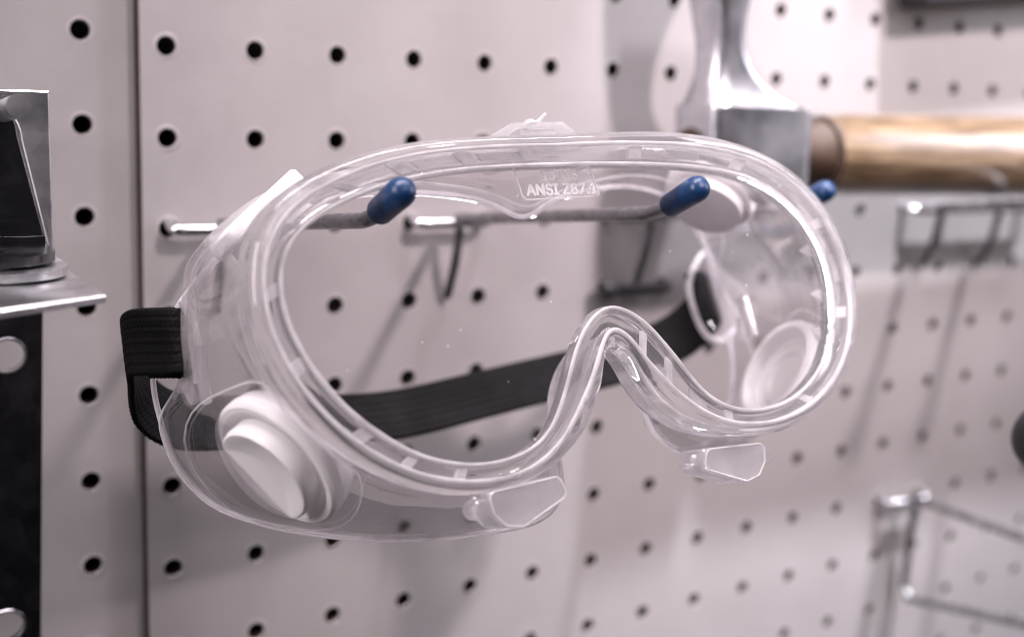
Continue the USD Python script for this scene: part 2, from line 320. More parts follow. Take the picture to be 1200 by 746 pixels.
# ------------------------------------------------------------------ the hand tool on the hooks
t = thing('hand_tool', 'steel tool head with a narrow neck on a varnished wooden handle behind the goggles', 'hand tool', T((.186, -.031, -.0268)))
def head_section(z, xl, xr, yf, yb, ch, k=6):
    """A rounded rectangle at height z."""
    ch = min(ch, .45 * (xr - xl), .45 * (yb - yf)); p = sbox(xl, yf, xr, yb).buffer(-ch).buffer(ch, k)
    q = V(p.exterior.coords)[:-1]; s = np.r_[0, np.cumsum(np.linalg.norm(np.diff(np.vstack([q, q[:1]]), axis=0), axis=1))]
    q = np.vstack([q, q[:1]]); u = np.linspace(0, s[-1], 64, endpoint=False)
    o = np.argmin(np.abs(np.arctan2(q[:-1, 1] - (yf + yb) / 2, q[:-1, 0] - (xl + xr) / 2)))
    u = (u + s[o]) % s[-1]
    return np.c_[np.interp(u, s, q[:, 0]), np.interp(u, s, q[:, 1]), np.full(64, z)]
def loft(secs):
    n = len(secs); v = np.vstack(secs + [secs[0].mean(0)[None], secs[-1].mean(0)[None]]); k = np.arange(64)
    f = np.vstack([tri(grid_faces(n, 64, False, True)), np.c_[(k + 1) % 64, k, np.full(64, n * 64)], np.c_[(n - 1) * 64 + k, (n - 1) * 64 + (k + 1) % 64, np.full(64, n * 64 + 1)]])
    me = trimesh.Trimesh(v, f, process=False); trimesh.repair.fix_normals(me); return me
eye = [head_section(z, -.022, .022, -.011, .011, c) for z, c in ((-.0200, .003), (-.0188, .0018), (.0148, .0018), (.0160, .003))]
obj('eye_block', loft(eye), M['toolsteel'], t, smooth=40)
zk = [.0156, .018, .022, .028, .036, .045, .056, .075, .1]; secs = []
for z in np.linspace(.0156, .095, 34):
    w = np.interp(z, zk, [.0215, .0135, .0055, -.0020, -.0062, -.0070, -.0050, .004, .014])
    wl = np.interp(z, zk, [-.0218, -.0212, -.0200, -.0190, -.0190, -.0208, -.0228, -.0240, -.0240])
    dp = np.interp(z, zk, [.0104, .0092, .0080, .0074, .0076, .0086, .0096, .0105, .011])
    secs.append(head_section(z, wl, w, -dp, dp, .0045))
sm = np.stack(secs)
for _ in range(3): sm[1:-1] = (sm[:-2] + 2 * sm[1:-1] + sm[2:]) / 4
obj('neck', loft(list(sm)), M['toolsteel'], t, smooth=60)
qa = np.arange(64) * 2 * np.pi / 64
obj('handle_stub', loft([np.c_[np.full(64, x), .001 + r * .0078 * np.cos(qa), -.001 + r * .0095 * np.sin(qa)] for x, r in ((-.0232, .8), (-.0230, 1.), (-.0215, 1.))]), M['woodend_shade'], t, smooth=30)
v = []
for s in np.linspace(0, 1, 30):
    x = .0345 + s * .34
    rz = np.interp(s, [0, .008, .02, .06, .15, .3, .5, 1], [.0138, .0145, .0148, .0146, .0150, .0160, .0172, .0185]); ry = rz * .92
    a = np.arange(40) * 2 * np.pi / 40
    v.append(np.c_[np.full(40, x), -.002 + ry * np.cos(a), .0002 + rz * np.sin(a)])
n = len(v); vv = np.vstack(v + [v[0].mean(0)[None], v[-1].mean(0)[None]]); k = np.arange(40)
hm = trimesh.Trimesh(vv, np.vstack([tri(grid_faces(n, 40, False, True)), np.c_[(k + 1) % 40, k, np.full(40, n * 40)], np.c_[(n - 1) * 40 + k, (n - 1) * 40 + (k + 1) % 40, np.full(40, n * 40 + 1)]]), process=False)
trimesh.repair.fix_normals(hm)
obj('handle', hm, M['wood'], t, smooth=50)
obj('end_grain', loft([np.c_[np.full(64, x), -.002 + r * .0127 * np.cos(qa), .0002 + r * .0138 * np.sin(qa)] for x, r in ((.0343, .995), (.0336, .97), (.0331, .90))]), M['woodend_shade'], t, smooth=30)
obj('tenon', loft([np.c_[np.full(64, x), -.001 + r * np.cos(qa), .0002 + 1.06 * r * np.sin(qa)] for x, r in ((.020, .0098), (.028, .0106), (.034, .0118))]), M['woodend_shade'], t, smooth=40)

# ------------------------------------------------------------------ dark things cut by the picture's edges
def rbox(x0, x1, y0, y1, z0, z1, c):
    return loft([head_section(z, x0 + d, x1 - d, y0 + d, y1 - d, max(c - d, .0004) + .0002) for z, d in ((z0, c), (z0 + c * .3, c * .3), (z0 + c, 0), (z1 - c, 0), (z1 - c * .3, c * .3), (z1, c))])
t = thing('black_case', 'black plastic case at the top right corner above the wooden handle', 'case', T((.288, -.006, .0295)))
rr = trimesh.transformations.rotation_matrix(math.radians(-5.9), (0, 1, 0))[:3, :3]
obj('shell', moved(rbox(0, .19, -.010, .0055, 0, .08, .003), rr), M['rubber'], t)
obj('seam', moved(box(.002, .188, -.0105, -.0098, .012, .0128), rr), M['blacksteel'], t)
t = thing('black_grip', 'black rounded rubber grip cut off by the right edge', 'tool grip', T((.2020, -.14, -.1005)))
obj('grip', moved(lathe([(0, 0), (.0045, .0003), (.0078, .0019), (.0099, .005), (.0104, .010), (.0099, .022), (.0094, .30), (.0, .3005)], 36), rot_to((1, -.1, -.12)), (.0, 0, 0)), M['rubber'], t)
obj('collar', moved(lathe([(.0095, 0), (.0110, .0005), (.0110, .003), (.0095, .0035)], 36), rot_to((1, -.1, -.12)), (.02, -.0023, -.0028)), M['blacksteel'], t)

# ------------------------------------------------------------------ steel braces hanging on a peg at the left
def brace(name, label, mtl, xc, y, zbot, hw_top, hw_bot, htop, foot, th, square=False, group=None):
    t = thing(name, label, 'angle brace', T((xc, y, zbot)), group)
    if square:
        up = sbox(-hw_top, .0015, hw_top, htop)
    else:
        up = shapely.union_all([Polygon([(-hw_bot, .0012), (hw_bot, .0012), (hw_top, htop - hw_top), (-hw_top, htop - hw_top)]), Point(0, htop - hw_top).buffer(hw_top, 16)])
    obj('upright', prism(up, 0, th, .0004), mtl, t, smooth=30)
    if square: fp = Polygon([(-hw_top, -foot - .017), (hw_top, -foot), (hw_top, 0), (-hw_top, 0)])
    else: fp = shapely.union_all([sbox(-hw_bot, -foot + hw_bot, hw_bot, 0), Point(0, -foot + hw_bot).buffer(hw_bot, 24)])
    if not square: fp = fp.difference(Point(.0, -foot + .0115).buffer(.0033, 16))
    pr = prism(fp, 0, th, .0003 if square else 0)             # in x, z over y: turned so that it lies flat
    pr.vertices = np.c_[pr.vertices[:, 0], pr.vertices[:, 2] + th, pr.vertices[:, 1] - th]
    trimesh.repair.fix_normals(pr)
    obj('foot', pr, mtl, t, smooth=30)
    k = np.linspace(0, np.pi / 2, 7); hw = hw_top if square else hw_bot
    prof = np.vstack([np.c_[.0 + th - (th * 1.0) * np.cos(k) * 0 - th * np.sin(k) * 0, k * 0]]) if False else None
    bend = box(-hw, hw, 0.0001, th - .0001, -th + .0001, .0014)
    obj('bend', bend, mtl, t, smooth=30)
    return t
M['zinc_dark_mirror'] = steel('zinc_dark_reflection', (.10, .10, .11), (.22, .22, .235), (.12, .28))  # the dark surroundings this zinc mirrors are put into its base colour
G = 'angle braces hanging on one peg'
brace('angle_brace', 'square cornered zinc angle brace at the left edge, behind the round footed ones', M['zinc'], -.0575, -.050, -.0515, .0178, .0178, 0.0385, .0545, .0016, True, G)
brace('angle_brace', 'middle zinc angle brace at the left edge, its rounded foot on the square one', M['zinc'], -.0548, -.0545, -.0492, .0085, .0135, .034, .0335, .0018, False, G)
brace('angle_brace', 'foremost zinc angle brace at the left edge, tapered upright and rounded foot with a hole', M['zinc_dark_mirror'], -.0565, -.0590, -.0465, .0085, .0135, .0325, .0255, .0020, False, G)
t = thing('peg', 'bright steel peg end at the left edge holding the angle braces', 'peg', T((-.0508, 0, -.0195)))
obj('rod', tube([(0, .02, -.004), (0, -.0795, .0035)], .0024, 20), M['zinc'], t)
obj('collar', moved(lathe([(.0021, 0), (.0030, .0003), (.0030, .0012), (.0021, .0016)], 24), rot_to((0, -1, .0755)), (0, -.0005, -.0025)), M['chrome'], t)
t = thing('flat_plate', 'dark flat steel plate with round holes hanging at the lower left edge', 'steel plate', T((-.0505, -.015, -.0795)))
pl = affinity.rotate(sbox(-.0135, -.16, .0135, .015).difference(shapely.union_all([Point(.005, -.0012 - .0735 * i).buffer(.0043, 20) for i in range(3)])), -1.9, origin=(0, 0))
obj('plate', prism(pl, 0, .0024), M['darksteel'], t, smooth=30)
for i in range(3):
    c = affinity.rotate(Point(.005, -.0012 - .0735 * i), -1.9, origin=(0, 0))
    ri = lathe([(.0040, .0), (.0041, -.0003), (.0046, -.00035), (.0049, .0002)], 32); ri.vertices = np.c_[ri.vertices[:, 0] + c.x, ri.vertices[:, 2], -ri.vertices[:, 1] + c.y]
    obj('hole_rim', ri, M['zinc'], t)
# outlines of the goggles in their own frame (mm): the frame ring outside, and the lens edge
OUTER=[(-9.6,36.8),(-13.5,36.7),(-17.4,36.6),(-21.3,36.5),(-25.2,36.4),(-29.1,36.2),(-32.9,36.0),(-36.8,35.7),(-40.6,35.4),(-44.4,34.9),(-48.2,34.3),(-52.0,33.5),(-55.7,32.6),(-59.3,31.5),(-63.0,30.1),(-66.4,28.5),(-69.7,26.3),(-72.5,23.5),(-74.9,20.3),(-76.7,16.8),(-78.0,13.1),(-78.7,9.4),(-78.9,5.7),(-78.7,1.9),(-78.0,-1.9),(-77.0,-5.6),(-75.6,-9.2),(-74.0,-12.7),(-72.0,-16.1),(-69.7,-19.3),(-67.2,-22.4),(-64.5,-25.2),(-61.5,-27.8),(-58.4,-30.1),(-55.1,-32.1),(-51.7,-33.8),(-48.2,-35.2),(-44.5,-36.2),(-40.8,-36.9),(-37.0,-37.2),(-33.2,-37.1),(-29.3,-36.6),(-25.4,-35.8),(-21.7,-34.5),(-18.1,-32.9),(-14.7,-30.9),(-11.8,-28.4),(-9.3,-25.6),(-7.2,-22.3),(-5.6,-18.8),(-4.2,-15.2),(-2.9,-11.8),(-1.4,-10.4),(0.6,-12.2),(2.6,-15.5),(4.6,-19.2),(6.7,-22.7),(9.1,-25.9),(12.1,-28.3),(15.4,-30.1),(18.9,-31.5),(22.5,-32.7),(26.2,-33.7),(30.0,-34.4),(33.9,-34.9),(37.7,-35.1),(41.6,-35.1),(45.5,-34.8),(49.3,-34.2),(53.2,-33.3),(56.9,-32.2),(60.6,-30.8),(64.1,-29.1),(67.4,-27.1),(70.5,-24.8),(73.3,-22.3),(75.8,-19.4),(78.0,-16.3),(79.7,-12.9),(81.0,-9.3),(81.8,-5.5),(82.2,-1.5),(82.1,2.4),(81.6,6.3),(80.7,10.1),(79.3,13.7),(77.4,17.0),(75.1,20.0),(72.5,22.7),(69.5,25.1),(66.3,27.3),(62.9,29.2),(59.3,30.9),(55.7,32.4),(51.9,33.6),(48.2,34.7),(44.4,35.6),(40.7,36.3),(36.9,36.8),(33.1,37.3),(29.2,37.5),(25.4,37.7),(21.5,37.8),(17.7,37.8),(13.8,37.8),(9.9,37.7),(6.0,37.5),(2.1,37.3),(-1.8,37.2),(-5.7,37.0)]
INNER=[(-12.9,29.3),(-16.4,29.2),(-19.8,29.1),(-23.2,29.0),(-26.6,28.9),(-30.0,28.7),(-33.3,28.4),(-36.7,28.1),(-40.1,27.7),(-43.4,27.1),(-46.8,26.5),(-50.1,25.7),(-53.4,24.8),(-56.7,23.8),(-59.9,22.5),(-63.0,21.0),(-65.8,19.2),(-68.3,16.9),(-70.2,14.3),(-71.5,11.3),(-72.0,8.2),(-72.0,4.9),(-71.5,1.6),(-70.6,-1.8),(-69.3,-5.1),(-67.8,-8.3),(-66.1,-11.3),(-64.2,-14.2),(-62.1,-16.9),(-59.8,-19.4),(-57.4,-21.7),(-54.7,-23.8),(-51.9,-25.7),(-49.0,-27.3),(-46.0,-28.7),(-42.8,-29.8),(-39.5,-30.6),(-36.1,-31.0),(-32.6,-31.1),(-29.2,-30.7),(-25.9,-29.7),(-22.8,-28.3),(-20.2,-26.4),(-18.0,-24.0),(-16.2,-21.3),(-14.5,-18.3),(-13.0,-15.2),(-11.5,-12.0),(-9.8,-8.9),(-7.9,-5.9),(-5.7,-3.6),(-3.2,-2.0),(-0.3,-1.6),(2.8,-2.1),(5.9,-3.5),(8.6,-5.4),(11.1,-7.8),(13.2,-10.6),(15.2,-13.4),(17.1,-16.4),(19.1,-19.2),(21.3,-21.8),(23.8,-24.0),(26.6,-25.8),(29.6,-27.3),(32.8,-28.3),(36.1,-28.9),(39.6,-29.2),(43.0,-29.1),(46.5,-28.6),(49.8,-27.8),(53.1,-26.6),(56.2,-25.1),(59.1,-23.2),(61.7,-21.1),(64.1,-18.8),(66.2,-16.2),(68.0,-13.3),(69.4,-10.3),(70.4,-7.1),(70.9,-3.8),(71.1,-0.4),(70.8,3.0),(70.1,6.3),(69.0,9.5),(67.5,12.6),(65.5,15.4),(63.2,17.8),(60.5,20.0),(57.6,21.9),(54.5,23.4),(51.4,24.7),(48.1,25.6),(44.8,26.4),(41.5,27.0),(38.1,27.5),(34.8,28.0),(31.4,28.4),(28.0,28.7),(24.6,28.9),(21.2,29.1),(17.8,29.3),(14.4,29.4),(11.0,29.5),(7.6,29.5),(4.2,29.5),(0.7,29.5),(-2.7,29.5),(-6.1,29.4),(-9.5,29.4)]
# ------------------------------------------------------------------ the goggles, in their own frame (x right, y back, z up; metres)
GO = V([0.05962339, -0.13348763, -0.0523116])
GR = V([[0.99987619, -0.00654448, -0.01431013], [0.01087243, 0.94474923, 0.32761361], [0.01137542, -0.32772864, 0.94470341]])
gm = np.eye(4); gm[:3, :3] = GR.T; gm[3, :3] = GO
g = thing('safety_goggles', 'clear plastic safety goggles with white vents and black strap hanging on two hooks', 'safety goggles', gm)
mm = .001
def closed(P, n):
    P = V(P, float); tck, _ = splprep([np.r_[P[:, 0], P[0, 0]], np.r_[P[:, 1], P[0, 1]]], s=4, per=1)
    q = V(splev(np.linspace(0, 1, 1200, endpoint=False), tck)).T
    return q
oc, ic = closed(OUTER, 1200), closed(INNER, 1200)
def param(P, marks):
    """Resamples the closed outline so that equal numbers of points lie between the marks (the nearest points)."""
    P = V(P, float)
    if Polygon(P).exterior.is_ccw: P = P[::-1]                          # clockwise seen from the front
    idx = [int(np.argmin(((P - V(q)) ** 2).sum(1))) for q, _ in marks]
    out = []
    for a, (b, (_, n)) in zip(idx, zip(idx[1:] + idx[:1], marks)):
        seg = P[np.arange(a, a + (b - a) % len(P) + 1) % len(P)]
        s = np.r_[0, np.cumsum(np.linalg.norm(np.diff(seg, axis=0), axis=1))]
        u = np.linspace(0, s[-1], n, endpoint=False)
        out.append(np.c_[np.interp(u, s, seg[:, 0]), np.interp(u, s, seg[:, 1])])
    return np.vstack(out)
# marks clockwise from the top centre: (outer point, inner point, number of samples up to the next)
MK = [((0, 37.3), (0, 29.5), 34), ((66, 29), (56, 24), 26), ((82, 0), (71, -1), 24), ((66, -29), (56, -26), 26), ((28, -36), (28, -29), 26), ((8, -25), (11, -9), 18), ((-1.4, -10.5), (0, -1.6), 18), ((-11, -28), (-11, -12), 26), ((-35, -37), (-34, -31), 26), ((-63, -26), (-55, -22), 26), ((-79, 4), (-71, 8), 26), ((-63, 30), (-52, 26.5), 34)]
oo = param(oc, [(a, n) for a, _, n in MK]); ii = param(ic, [(b, n) for _, b, n in MK])
NP = len(oo)
sag = lambda x: .75e-3 * x * x                                          # the lens is gently curved about z (mm)
def ring(u, y):
    p = ii * (1 - u) + oo * u
    return np.c_[p[:, 0], y + sag(p[:, 0]), p[:, 1]] * mm
def sweep(prof):
    """A closed profile of (share of the way from lens edge to outer edge, depth in mm) swept round the frame."""
    v = np.stack([ring(u, y) for u, y in prof], 1)
    me = trimesh.Trimesh(v.reshape(-1, 3), tri(grid_faces(NP, len(prof), True, True)), process=False)
    if me.volume < 0: me.invert()
    return me
frame = obj('frame', sweep([(0, 4.2), (0, 2.6), (.02, 2.0), (.06, 1.6), (.11, 1.5), (.16, 1.75), (.20, 2.4), (.24, 2.7), (.50, 2.55), (.54, 2.2), (.56, 1.1), (.59, .55), (.64, .25), (.71, .18), (.78, .25), (.85, .50), (.92, 1.0), (.97, 1.8), (.995, 2.9), (1.0, 3.6), (.985, 3.9), (.985, 5.0), (1.0, 5.4), (1.0, 7.9), (.985, 8.5), (.94, 8.9), (.84, 8.9), (.80, 8.2), (.78, 5.6), (.72, 5.2), (.04, 5.2)]), M['frame'], g, smooth=50)
obj('inner_lip', tube(ring(.06, 1.5), .00042 * (.55 + .9 * meshkit.fbm(ring(.06, 1.5) * 130, 3, 4)), 10, True), M['bead'], frame)
obj('outer_lip', tube(ring(.60, .45), .00050 * (.55 + .9 * meshkit.fbm(ring(.6, .45) * 110, 3, 8)), 10, True), M['bead'], frame)
# ribs that cross the channel of the frame
nrm = np.linalg.norm(oo - ii, axis=1)
acc = np.r_[0, np.cumsum(np.linalg.norm(np.diff(np.vstack([oo, oo[:1]]), axis=0), axis=1))]
rng = np.random.default_rng(5)
def block(i, half, u0, u1, y0, y1):
    """A small clear block in the channel, half samples long each way from sample i."""
    idx = (np.arange(-half, half + 1) + i) % NP
    lay = []
    for u, y in ((u0, y0), (u1, y0), (u1, y1), (u0, y1)): lay.append(ring(u, y)[idx])
    v = np.stack(lay, 1); n = len(idx)
    f = tri(grid_faces(n, 4, False, True)); f = np.vstack([f, [[0, 1, 2], [0, 2, 3]], V([[2, 1, 0], [3, 2, 0]]) + 4 * (n - 1)])
    me = trimesh.Trimesh(v.reshape(-1, 3), f, process=False); trimesh.repair.fix_normals(me); return me
for i in (8, 26, 47, 66, 88, 110, 131, 141, 205, 216, 226, 239, 250, 262, 275, 283, 292, 301):
    obj('rib', block(i % NP, 1, .2, .57, 1.6, 2.7), M['bead'], frame)
for i in (16, 38, 57, 120, 221, 244, 288, 297):
    obj('pad', block(i % NP, 3, .27, .49, 2.0, 2.72), M['clip'], frame)
# small teeth that hold the lens, inside the right rim
for i, s in ((52, 1), (62, 1), (70, .8)):
    p = ring(.02, 4.4)[i]; q = ring(1., 4.4)[i]; d = (p - q) / np.linalg.norm(p - q); tt = np.cross(d, [0, 1, 0])
    pts = [p + tt * .0016, p - tt * .0016, p + d * .0045 * s - tt * .001, p + tt * .0016 + V([0, .002, 0]), p - tt * .0016 + V([0, .002, 0])]
    obj('lens_tooth', trimesh.convex.convex_hull(trimesh.Trimesh(V(pts), [[0, 1, 2], [3, 4, 2]], process=False)), M['bead'], frame, smooth=False)

# the lens: a thin gently curved sheet in the ring
lp = Polygon(ii).buffer(1.0)
lv, lf = trimesh.creation.triangulate_polygon(lp, engine='earcut')
lm = trimesh.Trimesh(np.c_[lv, 0 * lv[:, 0]], lf, process=False)
for _ in range(5):
    e = lm.edges_unique_length.max()
    lm = lm.subdivide() if e > 6 and len(lm.faces) < 40000 else lm
x, z = lm.vertices[:, 0], lm.vertices[:, 1]
obj('lens', trimesh.Trimesh(np.c_[x, 3.6 + sag(x), z] * mm, lm.faces, process=False), M['lens'], g, smooth=True)

# the soft body: from the back of the ring to the rim that lies on the face
RIM = [((0, 30, 24.5), 34), ((63, 46, 25), 26), ((84, 60, -2), 24), ((70, 53, -31), 26), ((36, 30, -36.4), 26), ((19, 21, -29), 18), ((4, 17, -9), 18), ((-8, 21, -30), 26), ((-20, 29, -47), 26), ((-57.5, 48, -41), 26), ((-84, 60.5, -3), 26), ((-63, 46, 25), 34)]
RP = [(0, 31, 24.2), (6, 31, 27.2), (15, 31.5, 30.2), (35, 36, 33.0), (51, 41, 32), (63, 46, 27.5), (78, 55, 13), (84, 60.5, -2), (81, 58, -18), (70, 53, -31), (54, 42, -36.5), (36, 30, -36.4), (26, 23, -34.5), (20.5, 21, -30.5), (17.5, 20, -23), (11, 18.5, -13.5), (3, 17, -8.5), (-5, 18.5, -14), (-8, 20, -25), (-6, 22.5, -39), (-9, 25, -45.2), (-17.5, 28, -47.1), (-30.4, 36, -46.4), (-44.5, 42, -44.2), (-57.5, 48, -41), (-69, 52.5, -36), (-75, 57, -31.6), (-80, 58, -25), (-82.2, 60, -18.5), (-83.6, 61, -9), (-83.9, 60.5, -1), (-78, 55, 13), (-63, 46, 27.5), (-51, 41, 32), (-35, 36, 33.0), (-15, 31.5, 30.2), (-6, 31, 27.2)]
rc = spline(RP, 1400, True)
idx = [int(np.argmin(((rc - V(q)) ** 2).sum(1))) for q, _ in RIM]; seg = []
for a, b, (_, n) in zip(idx, idx[1:] + idx[:1], RIM):
    s = rc[np.arange(a, a + (b - a) % 1400 + 1) % 1400]; ln = np.r_[0, np.cumsum(np.linalg.norm(np.diff(s, axis=0), axis=1))]
    u = np.linspace(0, ln[-1], n, endpoint=False); seg.append(np.c_[[np.interp(u, ln, s[:, k]) for k in range(3)]].T)
rim = np.vstack(seg) * mm
for _ in range(3): rim = (np.roll(rim, 1, 0) + 2 * rim + np.roll(rim, -1, 0)) / 4
start = ring(.80, 6.5)
K = 26; rows = []
out2 = (oo - ii) / nrm[:, None]; out3 = np.c_[out2[:, 0], 0 * out2[:, 0], out2[:, 1]]
for s in np.linspace(0, 1, K):
    p = start * (1 - s) + rim * s
    bulge = (.0042 * math.sin(math.pi * s) - .003 * math.sin(2 * math.pi * s)) * np.clip(np.abs(p[:, :1]) / .06, .15, 1)
    rows.append(p + out3 * bulge)
bv = np.stack(rows, 1)
bv += .0004 * (meshkit.fbm(bv * 90, 2, 3)[..., None] - .5) * np.clip(np.abs(bv[..., :1]) / .05, 0, 1)
w8 = np.exp(-((bv[..., 1] - .052) / .013) ** 4 - ((bv[..., 2] - .004) / .0125) ** 4) * (np.abs(bv[..., 0]) > .06)
bv[..., 0] -= np.sign(bv[..., 0]) * .0075 * w8                           # the recess for the strap
sheet = trimesh.Trimesh(bv.reshape(-1, 3), tri(grid_faces(NP, K, True, False)), process=False)
nv = sheet.vertex_normals.reshape(bv.shape); nv = nv * np.sign((nv * out3[:, None]).sum(-1).mean())
thk = .0009 + .0009 * (meshkit.fbm(bv * 75, 3, 11)[..., None] - .35)
thk[:, -1] = .0011; ends = np.concatenate([bv, (bv - nv * np.clip(thk, .0005, .002))[:, ::-1]], 1)       # a closed skin of uneven thickness
sk = trimesh.Trimesh(ends.reshape(-1, 3), tri(grid_faces(NP, 2 * K, True, True)), process=False)
if sk.volume < 0: sk.invert()
body = obj('body', sk, M['shell'], g, smooth=40)
obj('face_rim', tube(rim, .00062, 8, True), M['bead'], body)
obj('seam', tube(bv[:, 22], .00022, 6, True), M['bead'], body)

# the white vents
def body_at(x, y, z, sign):
    d = ((bv - V([x, y, z])) ** 2).sum(-1); return bv.reshape(-1, 3)[np.argmin(d)]
def vent(label, c, n, up, low):
    """A milky vent cap on its short neck; the low ones carry a half round knob, the upper ones a flat D-shaped lid."""
    Rm = rot_to(n, up); S = 1.12 if low else 1.0
    if low:
        prof = [(0, .0016), (.0102, .0016), (.0112, .0024), (.0120, .0031), (.0131, .0031), (.0137, .0025), (.0138, .0004), (.0134, -.0001), (.0134, -.0016), (.0128, -.0024), (.0114, -.0026), (.0104, -.0018), (.0099, .0004), (.0080, .0010), (.0072, .0002), (.0060, .0002), (.0052, .0010), (0, .0012)]
        v = obj('vent', moved(lathe(V(prof) * S, 64), Rm, c), M['vent'], g, smooth=40, label=label)
        kn = Point(0, 0).buffer(.0112, 32).difference(sbox(-.02, -.02, .02, -.0040))
        kn = shapely.simplify(kn.buffer(-.0012).buffer(.0012, 6), 2e-5)
        h0, h1 = .0026, .0070
        dome = []
        for s, y in ((1., h0), (1., h1 - .0014), (.985, h1 - .0006), (.94, h1), (.84, h1 - .0002), (.66, h1 - .0011), (.40, h1 - .0017), (.1, h1 - .0018)):
            q = V(shapely.segmentize(kn, .0006).exterior.coords)[:-1]; cc = V([0, .0032]); q = cc + (q - cc) * s
            dome.append(np.c_[q, np.full(len(q), y)])
        nq = len(dome[0]); vv = np.vstack(dome + [dome[-1].mean(0)[None]]); k = np.arange(nq)
        me = trimesh.Trimesh(vv, np.vstack([tri(grid_faces(len(dome), nq, False, True)), np.c_[len(vv) - 1 - nq + k, len(vv) - 1 - nq + (k + 1) % nq, np.full(nq, len(vv) - 1)]]), process=False)
        if me.volume < 0: me.invert()
        obj('knob', moved(me, Rm, c), M['vent'], v, smooth=45)
    else:
        v = obj('vent', moved(lathe([(0, -.003), (.0098, -.003), (.0098, .0006), (.0112, .0008), (.0116, .0014), (.0100, .002), (0, .002)], 48), Rm, c), M['vent'], g, smooth=40, label=label)
        kn = Point(0, 0).buffer(.0127, 32).difference(sbox(-.02, -.02, .02, -.0070)); kn = shapely.simplify(kn.buffer(-.002).buffer(.002, 8), 2e-5)
        ex = prism(kn, 0, .0038, .0007); ex.vertices = np.c_[ex.vertices[:, 0], ex.vertices[:, 2], .0008 + .0038 - ex.vertices[:, 1]]
        trimesh.repair.fix_normals(ex)
        obj('lid', moved(ex, Rm, c), M['vent'], v, smooth=40)
        bead = tube(V([(.0078 * math.cos(a), .0015 + .0045 * math.sin(a), .0006) for a in np.linspace(0, 2 * np.pi, 40, endpoint=False)]), .0006, 8, True)
        obj('lid_lip', moved(bead, Rm, c), M['vent'], v, smooth=True)
    if low:                                                              # the moulded outline on the body round the vent
        ang = np.linspace(0, 2 * np.pi, 40, endpoint=False); flat = bv[:, 1:-1].reshape(-1, 3); out = []
        for a_ in ang:
            q = c + (Rm @ V([math.cos(a_), math.sin(a_), 0])) * .0195 * (1 + .10 * math.cos(3 * a_ + .6)); k_ = np.argsort(((flat - q) ** 2).sum(1))[:6]; out.append(flat[k_].mean(0))
        out = V(out)
        for _ in range(4): out = (np.roll(out, 1, 0) + 2 * out + np.roll(out, -1, 0)) / 4
        obj('vent_seat', tube(out, .00015, 6, True), M['bead'], v, smooth=True)
vent('lower left vent, half round knob outwards', V([-.0682, .0262, -.0236]), (-.82, -.17, -.52), (.30, -.86, .4), True)
vent('upper left vent, seen edge on', V([-.0630, .0344, .0262]), (-.62, .10, .78), (0, 1, 0), False)
vent('lower right vent, seen from inside through the lens', V([.0706, .0268, -.0215]), (.82, -.10, -.52), (-.30, -.86, .4), True)
vent('upper right vent, seen from inside through the lens', V([.0622, .0346, .0278]), (.62, .10, .78), (0, 1, 0), False)

# clips under the ring, the cap above it
def clip(label, cx, sx):
    poly = Polygon([(-8.6, 4.6), (8.6, 1.2), (9.2, -3.6), (-3.5, -5.2), (-7.2, -3.4), (-8.9, 0)]).buffer(-1.9).buffer(1.9, 8)
    hol = Polygon([(-6.0, 2.0), (7.0, -.4), (7.6, -2.6), (-3.2, -4.0), (-5.6, -2.4)]).buffer(-.5).buffer(.5, 5)
    poly = affinity.scale(affinity.rotate(poly, 14, origin=(0, 0)), sx * mm, mm, origin=(0, 0)); hol = affinity.scale(affinity.rotate(hol, 14, origin=(0, 0)), sx * mm, mm, origin=(0, 0))
    c = obj('clip', moved(prism(poly, .0010, .0092, .0004), None, (cx * mm, sag(cx) * mm, -.0392)), M['clip'], g, smooth=30, label=label)
    obj('clip_face', moved(prism(poly, 0, .0010, .0003), None, (cx * mm, sag(cx) * mm - .0002, -.0392)), M['clip'], c, smooth=30)
    ed = V(shapely.segmentize(poly.buffer(-.0003), .0008).exterior.coords)[:-1]
    obj('clip_edge', moved(tube(np.c_[ed[:, 0], 0 * ed[:, 0], ed[:, 1]], .00022, 6, True), None, (cx * mm, sag(cx) * mm - .0002, -.0392)), M['bead'], c)
    ear = moved(lathe([(0, -.001), (.0016, -.001), (.0021, -.0005), (.0021, .004), (0, .004)], 20), rot_to((0, 1, 0), (0, 0, 1)), ((cx - sx * 10) * mm, .002 + sag(cx) * mm, -.0401))
    obj('clip_ear', ear, M['clip'], c)
clip('clear clip under the left side of the ring', -28.3, 1); clip('clear clip under the right side of the ring', 27.0, -1)
cp = Polygon([(-10.5, 0), (-7.4, 3.2), (6.0, 3.6), (10.6, 0), (9.0, 0), (5.4, 2.7), (-6.9, 2.3), (-9.0, 0)])
cap = obj('top_vent', moved(prism(affinity.scale(cp, mm, mm, origin=(0, 0)), 0, .009), None, (-.0087, .0045, .0368)), M['clip'], g, smooth=30)
obj('vent_core', moved(prism(affinity.scale(Polygon([(-5.2, 0), (-5.6, 2.0), (4.2, 2.2), (4.8, 0)]), mm, mm, origin=(0, 0)), 0, .007, .0003), None, (-.0087, .005, .0368)), M['bead'], cap, smooth=30)
obj('sprue', tube(spline([(-.0118, .006, .0395), (-.0102, .006, .0408), (-.0090, .006, .0404), (-.0076, .0058, .0413), (-.0062, .0055, .0425)], 16), np.linspace(.0008, .00035, 16), 8), M['bead'], cap)

